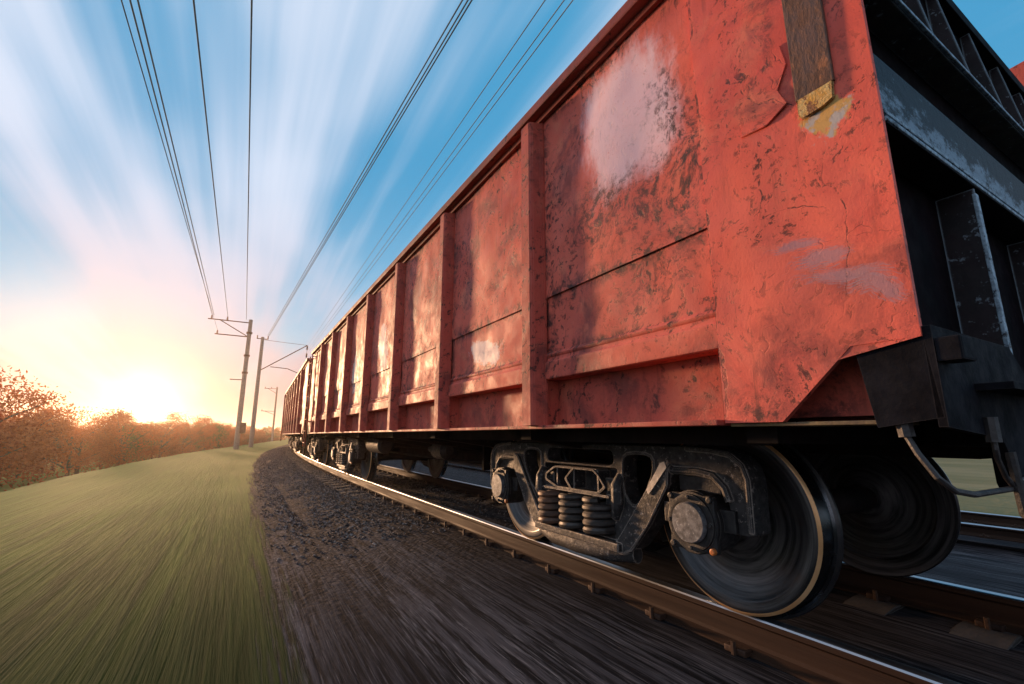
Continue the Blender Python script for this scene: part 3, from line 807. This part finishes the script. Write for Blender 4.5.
def end_wall(root, far, detail):
    fy = (lambda y: L-y) if far else (lambda y: y)
    def bx(b, x0, x1, y0, y1, z0, z1, bev=0):
        a, c = sorted((fy(y0), fy(y1))); b.box(x0, x1, a, c, z0, z1, bev)
    b = MB()
    bx(b, -1.40, 1.40, .115, .13, .97, 3.02)
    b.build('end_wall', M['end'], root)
    # top rail and two horizontal ribs
    b = MB(); bx(b, -1.57, 1.57, .062, .15, 3.02, 3.085, .004); b.build('end_top_rail', M['end'], root)
    for z0, z1, mm in ((1.86, 2.12, 'end_beam'), (2.44, 2.50, 'end_rib')):
        b = MB()
        if z1 > z0+.1:
            bx(b, -1.578, 1.578, .016, .112, z0+.02, z1, .012)
            w_ = MB(); bx(w_, -1.579, 1.579, -.006, .012, z0-.024, z0-.008, .004); bx(w_, -1.579, 1.579, -.001, .012, z0+.008, z0+.022, .004); f_ = MB(); bx(f_, -1.578, 1.578, .012, .10, z0-.024, z0+.012); bx(f_, -1.577, 1.577, -.003, .10, z0-.031, z0-.026); f_.build('rib_flange', M['end'], root)
            w_.build('rib_lip', M['worn'], root)
        else:
            bx(b, -1.578, 1.578, .01, .112, z0, z0+.05, .005)
            w_ = MB(); bx(w_, -1.579, 1.579, -.004, .008, z0+.002, z0+.013, .003); bx(w_, -1.579, 1.579, .001, .008, z0+.020, z0+.032, .003); w_.build('rib_lip', M['worn'], root)
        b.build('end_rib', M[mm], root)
    # upright ribs
    for x in (-.86, 0, .86):
        b = MB()
        w_ = MB(); bx(w_, x-.008, x+.022, -.004, .008, 1.0, 1.80, .003); w_.build('upright_edge', M['worn'], root)
        bx(b, x-.006, x+.006, .0, .112, 1.0, 1.82)
        b.build('end_upright', M['end_rib'], root)
    for x in (-1.2, -.86, -.45, 0, .45, .86, 1.2):
        b = MB(); b.prism([(fy(.015), 2.495), (fy(.075), 3.015), (fy(.112), 3.015), (fy(.112), 2.495)], x-.006, x+.006); b.build('end_gusset', M['end_rib'], root)
    # headstock and corner brackets
    b = MB(); bx(b, -1.30, 1.30, .03, .12, .955, 1.04, .01); bx(b, -.95, .95, .03, .2, .87, 1.0, .01); bx(b, -.4, .4, -.05, .05, .66, 1.0, .01)
    bx(b, -1.35, 1.35, -.10, .04, 1.035, 1.055)
    b.build('headstock', M['bracket'], root)
    for sg in (-1, 1):
        b = MB()
        # side plate
        pts = [(.165, 1.170), (.0, 1.178), (-.015, .955), (.135, .93)]
        b.prism([(fy(y), z) for y, z in pts], sg*1.592, sg*1.580)
        # end plate
        a, c = sorted((fy(-.02), fy(.0)))
        for i in range(1):
            bb = bmesh.new()
            pl = [(sg*1.592, 1.20), (sg*.95, 1.20), (sg*.75, 1.05), (sg*.75, .78), (sg*1.12, .79), (sg*1.2, .90), (sg*1.592, .93)]
            A = [bb.verts.new((x, a, z)) for x, z in pl]; B_ = [bb.verts.new((x, c, z)) for x, z in pl]
            bb.faces.new(A); bb.faces.new(B_[::-1])
            for k in range(len(pl)): bb.faces.new([A[k], B_[k], B_[(k+1) % len(pl)], A[(k+1) % len(pl)]])
            b.merge(bb)
        # block
        y0, y1 = sorted((fy(-.075), fy(-.02)))
        b.box(min(sg*1.50, sg*1.59), max(sg*1.50, sg*1.59), y0, y1, 1.10, 1.165, .006)
        b.build('corner_bracket', M['bracket'], root)
        # bottom flange that shows under the cut corner
        b = MB(); x0, x1 = sorted((sg*1.32, sg*1.585)); y0, y1 = sorted((fy(.13), fy(.60)))
        b.box(x0, x1, y0, y1, .94, .952, .002); b.build('corner_flange', M['lip'], root)
        b = MB(); x0, x1 = sorted((sg*1.33, sg*1.345)); y0, y1 = sorted((fy(.14), fy(.62)))
        b.box(x0, x1, y0, y1, .952, 1.3); b.build('corner_stiffener', M['chord'], root)
        # uncoupling rod / hand hold
        b = MB()
        P_ = [(1.565, .085, .97), (1.565, .08, .905), (1.572, .06, .86), (1.565, .03, .80), (1.52, .012, .765), (1.43, .002, .752), (1.12, -.005, .752)]
        b.tube([(sg*x, fy(y), z) for x, y, z in P_], .0085, 8)
        P2 = [(1.32, -.03, .95), (1.32, -.03, .87), (1.30, -.025, .845), (1.22, -.015, .79), (1.12, -.005, .752)]
        b.tube([(sg*x, fy(y), z) for x, y, z in P2], .0075, 8)
        b.tube([(sg*1.565, fy(.085), .965), (sg*1.565, fy(.08), .905)], .020, 8); b.tube([(sg*1.32, fy(-.03), .96), (sg*1.32, fy(-.03), .89)], .018, 8)
        b.build('uncoupling_rod', M['rod'], root)
        b = MB()
        b.tube([(sg*1.16, fy(-.02), .86), (sg*1.14, fy(-.02), .68), (sg*.80, fy(-.02), .68), (sg*.78, fy(-.02), .86)], .013, 8)
        b.tube([(sg*1.13, fy(-.02), .775), (sg*.80, fy(-.02), .775)], .010, 8)
        b.build('foot_step', M['rod'], root)
    # coupler
    b = MB(); y = fy(-.25)
    bx(b, -.10, .10, -.35, .30, .66, .86, .03); bx(b, -.20, .16, -.58, -.34, .60, .92, .05)
    b.build('coupler', M['bracket'], root)

def make_wagon(loc, rz, label, detail=True):
    root = empty('gondola_wagon', loc, rz, label=label, cat='freight wagon', group='open freight wagons of the train')
    build_side(root, -1, M['wall'] if detail else M['wall_far'], detail)
    build_side(root, 1, M['wall_far'], False)
    for sg in (-1, 1):
        for far in (False, True): corner_panel(root, sg, far or sg > 0)
    if detail:
        # welded rusty strip with yellow foot on the near corner
        b = MB(); b.box(-1.612, -1.598, .100, .222, 2.04, 3.0, .004); b.build('welded_strip', M['rust_plate'], root)
        b = MB(); b.prism([(.103, 2.046), (.218, 2.046), (.220, 1.985), (.206, 1.962), (.14, 1.972), (.108, 1.98)], -1.612, -1.6, .004); b.build('strip_foot', M['yellow'], root)
        b = MB(); b.prism([(.04, 2.95), (.225, 2.95), (.225, 3.60), (.06, 3.62)], 1.56, 1.575, .003); b.build('corner_stake', M['post'], root)
        # torn paint flap beside it
        b = MB()
        pts = [(.43, 2.03), (.40, 2.16), (.33, 2.27), (.25, 2.30), (.235, 2.21), (.28, 2.13), (.25, 2.06), (.33, 2.02)]
        b.prism(pts, -1.6015, -1.6075, .002)
        b.build('torn_sheet', M['corner'], root)
    end_wall(root, False, detail); end_wall(root, True, detail)
    # floor and underframe
    b = MB(); b.box(-1.43, 1.43, .13, L-.13, .975, 1.0); b.build('floor', M['under'], root)
    b = MB()
    b.box(-.20, .20, 1.3, L-1.3, .66, .974, .01)
    b.box(-.27, .27, 1.5, L-1.5, .655, .675)
    for ya, yb in ((.3, 1.3), (L-1.3, L-.3)): b.box(-.20, .20, ya, yb, .80, .974, .01)
    b.box(-.16, .10, 3.9, 8.9, .50, .655, .01); b.box(.3, 1.1, 4.6, 6.4, .55, .95, .02)
    for y in (.55, 2.2, 3.95, 5.4, 7.3, 8.75, 10.5, 12.15):
        b.prism([], 0, 0) if False else None
        bb = bmesh.new()
        zb = .70 if 1 < y < L-1 else .86
        pl = [(-1.48, .97), (-1.48, .88), (-.25, zb), (.25, zb), (1.48, .88), (1.48, .97)]
        A = [bb.verts.new((x, y-.06, z)) for x, z in pl]; B_ = [bb.verts.new((x, y+.06, z)) for x, z in pl]
        bb.faces.new(A); bb.faces.new(B_[::-1])
        for k in range(len(pl)): bb.faces.new([A[k], B_[k], B_[(k+1) % len(pl)], A[(k+1) % len(pl)]])
        b.merge(bb)
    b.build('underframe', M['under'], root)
    # brake gear
    b = MB(); b.lathe([(7.62, .10), (7.66, .15), (8.5, .15), (8.54, .10)], (-.92, 0, .74), 'y', 24); b.build('air_reservoir', M['cast2'], root)
    b = MB(); b.lathe([(5.55, .06), (5.6, .13), (5.95, .13), (5.98, .05), (6.3, .04)], (-.62, 0, .70), 'y', 20); b.build('brake_cylinder', M['cast2'], root)
    b = MB(); b.tube([(-.55, 3.6, .58), (-.55, 9.3, .58)], .018, 6); b.tube([(-.9, 3.3, .84), (-.9, 9.5, .84)], .016, 6)
    b.box(-.60, -.50, 4.55, 4.60, .50, .9); b.box(-.60, -.50, 8.95, 9.0, .50, .9)
    b.build('brake_rigging', M['under'], root)
    make_bogie(root, 2.20)
    bo = [c for c in root.children if c.name.startswith('bogie')][0]
    c2 = copy_tree(bo, root); c2.location = (0, L-2.20, 0)
    # ladder on the far corner
    b = MB()
    for y in (L-.50, L-.10): b.tube([(-1.69, y, .62), (-1.69, y, 2.95)], .014, 6)
    for k in range(8): b.tube([(-1.69, L-.50, .72+.29*k), (-1.69, L-.10, .72+.29*k)], .011, 6)
    for z in (1.25, 2.9):
        for y in (L-.50, L-.10): b.tube([(-1.69, y, z), (-1.59, y, z)], .012, 6)
    b.build('ladder', M['post'], root)
    return root

wag = make_wagon((XC, .488, 0), 0, 'nearest red freight wagon, with a pink faded patch and a rusty strip on its corner')
# the wagons coupled ahead of it, on the curve
def place(o, s_mid):
    p0, a0 = centre(s_mid-4.2); p1, a1 = centre(s_mid+4.2)
    d = (p1-p0).normalized(); mid = (p0+p1)/2
    ang = math.atan2(-d.x, d.y)
    st = mid-d*(L/2)
    o.location = (st.x, st.y, 0); o.rotation_euler = (0, 0, ang)
labels = ['second red open wagon, coupled behind the ladder end of the nearest wagon',
          'third red open wagon along the train, seen thin and hazy beyond the second',
          'fourth red open wagon, small and glowing in the haze near the end of the train',
          'fifth red open wagon at the far hazy end of the train']
skip = ('corner_stake', 'welded_strip', 'strip_foot', 'torn_sheet')
for i, lb in enumerate(labels):
    c = copy_tree(wag); c['label'] = lb
    place(c, .488+L/2+(i+1)*13.75)
    for ch in list(c.children):
        nm = ch.name.split('.')[0]
        if nm in skip: bpy.data.objects.remove(ch)
        elif nm == 'side_wall' or nm == 'corner_panel':
            ch.material_slots[0].link = 'OBJECT'; ch.material_slots[0].material = M['wall_far']

# ================================================================== POLES AND WIRES
def pole_base(label, X, Y, z0, z1, r0=.24, r1=.17):
    t = empty('catenary_pole', (X, Y, z0), label=label, cat='power pole', group='concrete poles beside the track')
    b = MB(); b.lathe([(-.3, r0), (z1-z0, r1), (z1-z0+.02, r1*.6)], (0, 0, 0), 'z', 14); b.build('pole_shaft', M['pole'], t)
    return t
def insulator(b, p, h=.45, r=.09):
    pr = []
    for k in range(9): pr.append((-h*k/8, r if k % 2 else r*.5))
    b.lathe(pr, p, 'z', 10)
# pole A with two arms towards the field
A = pole_base('nearest and tallest concrete pole by the grass edge, two steel arms reaching left', .05, 52, -.42, 12.25)
def arm_left(t, z, reach, brace, tips, zb):
    b = MB(); b.tube([(0, 0, z), (-reach, 0, z+.02)], .055, 8)
    if brace: b.tube([(-.08, 0, zb), (-reach*.72, 0, z)], .045, 8)
    b.build('arm', M['pole_steel'], t)
    for x in tips:
        b = MB(); b.lathe([(.02, .04), (.1, .09), (.16, .05), (.22, .09), (.28, .05), (.38, .07), (.40, .02)], (x, 0, z+.0), 'z', 10); b.build('insulator', M['insul'], t)
z0 = .42
arm_left(A, 11.93+z0, 3.6, True, (-3.3, -2.0), 10.5+z0); arm_left(A, 10.5+z0, 2.9, False, (-2.7,), 0)
b = MB(); b.tube([(-1.2, 0, 6.2+z0), (0, 0, 6.2+z0)], .05, 6); b.build('arm', M['pole_steel'], A)
for z in (10.9, 8.6, 6.9):
    b = MB(); b.lathe([(z+z0-.09, .27), (z+z0+.09, .27)], (0, 0, 0), 'z', 12); b.build('band', M['pole_steel'], A)
b = MB(); b.box(.12, .62, -.25, .25, 1.5, 2.5, .02); b.build('equipment_box', M['pole_steel'], A)
# pole B with the bracket arm over the track
B = pole_base('concrete pole just right of the tallest one, bracket arm reaching over the train', 1.45, 60, -.42, 12.1)
b = MB(); b.tube([(0, 0, 8.15+z0), (4.85, 0, 11.6+z0)], .055, 8); b.build('bracket_arm', M['pole_steel'], B)
b = MB(); b.tube([(.2, 0, 11.8+z0), (2.2, 0, 11.7+z0), (4.85, 0, 11.6+z0)], .022, 6); b.build('tie_rod', M['pole_steel'], B)
b = MB(); b.tube([(1.1, 0, 8.7+z0), (2.9, 0, 8.6+z0), (4.2, 0, 8.1+z0), (5.2, 0, 7.9+z0)], .045, 8); b.build('registration_arm', M['pole_steel'], B)
for zz in ((4.85, 11.55), (4.85, 10.6)):
    b = MB(); insulator(b, (zz[0], 0, zz[1]+z0), .5, .12); b.build('insulator', M['insul'], B)
b = MB(); b.tube([(4.85, 0, 11.0+z0), (4.85, 0, 10.5+z0)], .02, 6); b.tube([(-.6, 0, 11.9+z0), (.6, 0, 11.9+z0)], .05, 6); b.build('hanger', M['pole_steel'], B)
for x in (-.55, .55):
    b = MB(); b.lathe([(.02, .04), (.12, .09), (.2, .05), (.3, .08), (.36, .02)], (x, 0, 11.93+z0), 'z', 10); b.build('insulator', M['insul'], B)
Cc = pole_base('smallest, farthest concrete pole, standing close beside the train with two arms', 7.15, 123, -.42, 12.1)
arm_left(Cc, 11.7+z0, 2.7, True, (-2.5, -1.2), 10.6+z0); arm_left(Cc, 6.4+z0, 2.9, True, (-2.7,), 5.6+z0)

def wire(p, q, r, sag, label, group, extend=(0, 0), n=60, bundle=None):
    p = Vector(p); q = Vector(q)
    b = MB()
    for off in (bundle or [(0, 0)]):
        pts = []
        for k in range(n+1):
            t = k/n; v = p.lerp(q, t); v.z -= 4*sag*t*(1-t)
            v.x += off[0]; v.z += off[1]; pts.append(v)
        b.tube(pts, r, 6)
    o = b.build('overhead_wire', M['wire'])
    return tag(o, label, 'wire', group)
def through(near, far, back=-14, **k):
    """span that passes the near point; ends at pole far"""
    n_, f_ = Vector(near), Vector(far)
    d = (n_-f_); t = (back-f_.y)/d.y
    return f_+d*t
G = 'overhead wires running along the track'
def w(near, far, r, label, sag=.0, bundle=None):
    st = through(near, far)
    wire(st, far, r, sag, label, G, bundle=bundle)
w((-.75, 11.4, 11.3), (-.35, 52, 12.25), .022, 'dark wire straight overhead, running almost vertically down the sky to the tallest pole')
w((-3.25, 12.2, 11.1), (-3.25, 52, 12.35), .022, 'leftmost of the wires crossing the clouds on the left', bundle=[(0, 0), (.16, .0)])
w((-1.9, 11.4, 10.9), (-1.95, 52, 12.35), .022, 'wire crossing the clouds, next right of the leftmost one', bundle=[(0, 0)])
w((-2.9, 12.0, 9.6), (-2.65, 52, 10.9), .014, 'lower thin wire held by the short lower arm of the tallest pole')
w((3.75, 8.7, 11.2), (2.0, 60, 12.25), .020, 'thick grey bundled cable crossing the blue sky towards the second pole', bundle=[(0, 0), (.10, .05), (-.08, .08)])
w((3.3, 4.1, 6.62), (6.3, 60, 10.5), .0085, 'uppermost of the thin contact wires just above the wagon roofline')
w((3.3, 4.3, 6.80), (6.3, 60, 10.9), .0085, 'middle one of the thin contact wires just above the wagon roofline')
w((3.2, 4.42, 7.05), (6.2, 60, 11.3), .0085, 'leftmost of the thin contact wires above the train')
for src in (A, B):
    pass

# ================================================================== TREES
def leaf_mat(name, c1, c2):
    t = NT(name); v = t.coord()
    c = t.mix(t.ramp(t.noise(v, 1.1, 3), .35, .65), c1, c2)
    c = t.mix(t.math('MULTIPLY', t.ramp(t.noise(v, 7, 2), .5, .7), .5), c, tuple(min(1, x*1.7) for x in c2))
    p = t.n('ShaderNodeBsdfPrincipled', {'Base Color': rgb(c), 'Roughness': .7})
    tr = t.n('ShaderNodeBsdfTranslucent', {'Color': rgb(c)})
    mx = t.n('ShaderNodeMixShader', {0: .6, 1: p.outputs[0], 2: tr.outputs[0]})
    t.n('ShaderNodeOutputMaterial', {'Surface': mx.outputs[0]})
    return t.m
LM = [leaf_mat('haze-orange leaves', (.24, .050, .014), (.34, .080, .018)), leaf_mat('brown green leaves', (.18, .048, .014), (.26, .070, .018)), leaf_mat('dull green leaves', (.04, .055, .018), (.08, .09, .028))]  # orange glow of the backlit haze painted into the first two leaf colours
def tree(kind, H, W):
    t = empty('broadleaf_tree' if H > 4 else 'bush')
    rnd = random.Random(kind*17+3)
    b = MB(); tips = []
    b.tube([(0, 0, -.3), (.05, 0, H*.3), (.1, .05, H*.6)], [.05*H*.6, .03*H*.6, .012*H], 7)
    for k in range(9):
        a = rnd.uniform(0, 2*PI); z = rnd.uniform(.15, .5)*H; e = Vector((math.cos(a)*W*rnd.uniform(.4, .8), math.sin(a)*W*rnd.uniform(.4, .8), z+rnd.uniform(.15, .45)*H))
        b.tube([(.05, 0, z), (e.x*.5, e.y*.5, (z+e.z)/2+.1), e], [.012*H, .008*H, .003*H], 5); tips.append(e)
    b.build('trunk', M['bark'], t)
    me = bpy.data.meshes.new('crown'); V = []; Fc = []
    cl = []
    for k in range(26):
        a = rnd.uniform(0, 2*PI); rr = W*math.sqrt(rnd.random()); zz = rnd.uniform(.18, 1)
        rr *= math.sqrt(max(.05, 1-(abs(zz-.5)*1.7)**2))
        cl.append((Vector((math.cos(a)*rr, math.sin(a)*rr, zz*H*.93)), rnd.uniform(.16, .32)*W))
    for c_, r_ in cl+[(e, .25*W) for e in tips]:
        for k in range(170):
            d = Vector((rnd.gauss(0, 1), rnd.gauss(0, 1), rnd.gauss(0, .8))); d = d.normalized()*r_*rnd.uniform(.35, 1.15)
            p = c_+d; s = rnd.uniform(.05, .10)*(.6+H*.08)
            u = Vector((rnd.gauss(0, 1), rnd.gauss(0, 1), rnd.gauss(0, 1))).normalized(); v = u.orthogonal().normalized()
            i = len(V); V += [p-u*s, p+v*s*.5, p+u*s, p-v*s*.5]; Fc.append((i, i+1, i+2, i+3))
    me.from_pydata(V, [], Fc); me.update()
    link_mesh('crown', me, LM[kind % 3], t)
    return t
protos = [tree(0, 5.6, 3.1), tree(1, 5.0, 2.8), tree(2, 5.3, 3.3), tree(3, 3.2, 2.0)]
kinds = ['rust brown bushy tree', 'olive brown bushy tree', 'dull green spreading tree', 'low rust brown bush']
rnd = random.Random(5)
spots = []
s = 22.0; i = 0
while s < 250:
    for row in (0, 1, 2):
        q = -14.0-row*5-rnd.uniform(-1.3, 1.3)
        spots.append((s+rnd.uniform(-1, 1)+row*2, q))
    s += 3.6+s*.014
used = [False]*4
gp = 'trees below the grass bank'
for i, (s, q) in enumerate(spots):
    k = rnd.choice([0, 0, 1, 2, 3, 0, 1])
    o = protos[k] if not used[k] else copy_tree(protos[k]); used[k] = True
    p = path(s, q, -2.6); sc = rnd.uniform(.85, 1.2)*(1.15 if s < 40 else 1)
    o.location = p; o.rotation_euler = (0, 0, rnd.uniform(0, 6.28)); o.scale = (sc, sc, sc*rnd.uniform(.85, 1.1))
    tag(o, '%s in the hazy row below the grass bank on the left' % kinds[k], 'bush' if k == 3 else 'tree', gp+': '+kinds[k])
rs = []
for i in range(34):
    s = 16+i*7; q = 62+rnd.uniform(-4, 9)
    k = rnd.choice([0, 1, 2, 2]); o = copy_tree(protos[k]); p = path(s if True else 0, q, -1.0)
    o.location = p; sc = rnd.uniform(.9, 1.4); o.scale = (sc,)*3; o.rotation_euler = (0, 0, rnd.uniform(0, 6.28))
    tag(o, '%s standing across the field, behind the train' % kinds[k], 'tree', 'trees across the field: '+kinds[k])
# distant wood along the horizon, read as one mass
V = []; Fc = []
rnd = random.Random(9)
for k in range(9000):
    a = rnd.uniform(-.75, 1.5); d = rnd.uniform(330, 480)
    x, y = math.sin(a)*d, math.cos(a)*d
    hh = (7+5*noise.noise(Vector((a*6, d*.01, 0)))+2*noise.noise(Vector((a*31, 0, 4))))
    p = Vector((x, y, -3+rnd.random()**.7*hh)); s = rnd.uniform(.7, 2.2)
    u = Vector((rnd.gauss(0, 1), rnd.gauss(0, 1), rnd.gauss(0, 1))).normalized(); v = u.orthogonal().normalized()
    i = len(V); V += [p-u*s, p+v*s*.7, p+u*s, p-v*s*.7]; Fc.append((i, i+1, i+2, i+3))
me = bpy.data.meshes.new('distant_wood'); me.from_pydata(V, [], Fc); me.update()
tag(link_mesh('distant_wood', me, LM[1]), 'far hazy wood along the horizon behind the field', 'wood', kind='stuff')

# ================================================================== AIR
HX = (-2100, 2300, -400, 2200, -6.5, 13.6)
b = MB(); b.box(*HX); hz = b.build('haze', [])
t = NT('haze'); t.n('ShaderNodeOutputMaterial', {'Volume': t.n('ShaderNodeVolumePrincipled', {'Color': (1.0, .82, .66, 1), 'Density': .00045, 'Anisotropy': .78}).outputs[0]})
hz.data.materials.append(t.m); tag(hz, 'warm haze in the air towards the low sun', 'haze', kind='stuff')

# ================================================================== LIGHT
SUN_AZ = math.radians(-11.5)     # from +Y, negative = left
SUN_EL = math.radians(5.0)
sd = Vector((math.sin(SUN_AZ)*math.cos(SUN_EL), math.cos(SUN_AZ)*math.cos(SUN_EL), math.sin(SUN_EL)))
ld = bpy.data.lights.new('sun', 'SUN'); ld.energy = 4.8; ld.angle = math.radians(3.5); ld.color = (1.0, .58, .31)
lo = bpy.data.objects.new('sun', ld); col.objects.link(lo); lo.rotation_euler = (-sd).to_track_quat('-Z', 'Y').to_euler()

wd = bpy.data.worlds.new('World'); scene.world = wd; wd.use_nodes = True
T = NT.__new__(NT); T.t = wd.node_tree; T.t.nodes.clear()
tc = T.n('ShaderNodeTexCoord').outputs['Generated']
dirv = T.vmath('NORMALIZE', tc).outputs[0]
dx, dy, dz = T.sep(dirv)[0:3]
sky = T.n('ShaderNodeTexSky', sky_type='NISHITA', sun_disc=False, sun_elevation=SUN_EL, sun_rotation=SUN_AZ)
sky.air_density = 1.0; sky.dust_density = 1.5; sky.ozone_density = 2.0
up = T.math('MAXIMUM', dz, 0.0)
el = T.math('ADD', up, .10)
# cloud sheet seen in perspective, drawn out along the track
ca, sa = math.cos(math.radians(2)), math.sin(math.radians(2))
px = T.math('DIVIDE', dx, el); py = T.math('DIVIDE', dy, el)
cv = T.n('ShaderNodeCombineXYZ', {0: px, 1: T.math('MULTIPLY', py, .10), 2: 1.7}).outputs[0]
n1 = T.noise(cv, 1.9, 3, .5, .25)
cv2 = T.n('ShaderNodeCombineXYZ', {0: T.math('MULTIPLY', px, 6.0), 1: T.math('MULTIPLY', py, .22), 2: 3.0}).outputs[0]
n2 = T.noise(cv2, 1.0, 4, .55)
cv3 = T.n('ShaderNodeCombineXYZ', {0: T.math('MULTIPLY', px, 1.2), 1: T.math('MULTIPLY', py, .55), 2: 7.0}).outputs[0]
n3 = T.noise(cv3, 1.0, 3, .5)
cl = T.math('ADD', T.math('ADD', n1, T.math('MULTIPLY', T.math('SUBTRACT', n2, .5), .34)), T.math('MULTIPLY', T.math('SUBTRACT', n3, .5), .55))
cl = T.math('ADD', cl, T.ramp(px, -2.0, 1.6, .07, -.05))
cf = T.ramp(cl, .37, .64)
blue = T.mix(T.ramp(up, .05, .55), (.24, .44, .60), (.055, .27, .48))
nish = T.mix(1.0, sky.outputs[0], (.1, .1, .1), 'MULTIPLY')
blue = T.mix(.1, blue, nish)
cloudc = T.mix(T.ramp(up, .05, .5), (.47, .40, .45), (.55, .60, .71))
c = T.mix(T.math('MULTIPLY', cf, .92), blue, cloudc)
hzn = T.ramp(up, .0, .26, 1, 0)
sund = T.vmath('DOT_PRODUCT', dirv, tuple(Vector((math.sin(math.radians(-8.0)), math.cos(math.radians(-8.0)), .055)).normalized())).outputs['Value']
g0 = T.math('MULTIPLY', T.ramp(sund, .5, 1.0), T.math('POWER', hzn, 1.2))
c = T.mix(T.math('MULTIPLY', g0, .6), c, (.50, .26, .16))
g1 = T.math('POWER', T.math('MAXIMUM', sund, 0), 60.0)
c = T.mix(1.0, c, T.mix(g1, (0, 0, 0), (.26, .13, .03)), 'ADD')
g2 = T.math('POWER', T.math('MAXIMUM', sund, 0), 700.0)
c = T.mix(1.0, c, T.mix(g2, (0, 0, 0), (1.2, .9, .4)), 'ADD')
bg = T.n('ShaderNodeBackground', {'Color': T.mix(1.0, c, (10, 10, 10), 'MULTIPLY'), 'Strength': .1})
T.n('ShaderNodeOutputWorld', {'Surface': bg.outputs[0]})

# ================================================================== CAMERA
F = 460.0
cam = bpy.data.cameras.new('camera'); co = bpy.data.objects.new('camera', cam); col.objects.link(co)
cam.sensor_width = 36; cam.lens = F/1024*36; cam.clip_start = .02; cam.clip_end = 6000
pitch = math.atan(93/F); head = math.atan(275/math.hypot(93, F))
co.location = (0, 0, .91); co.rotation_euler = (PI/2+pitch, 0, -head)
scene.camera = co
scene.view_settings.view_transform = 'Standard'; scene.view_settings.look = 'None'
scene.view_settings.exposure = 0.5; scene.view_settings.gamma = 1
scene.cycles.max_bounces = 6; scene.cycles.volume_bounces = 1; scene.cycles.use_denoising = True
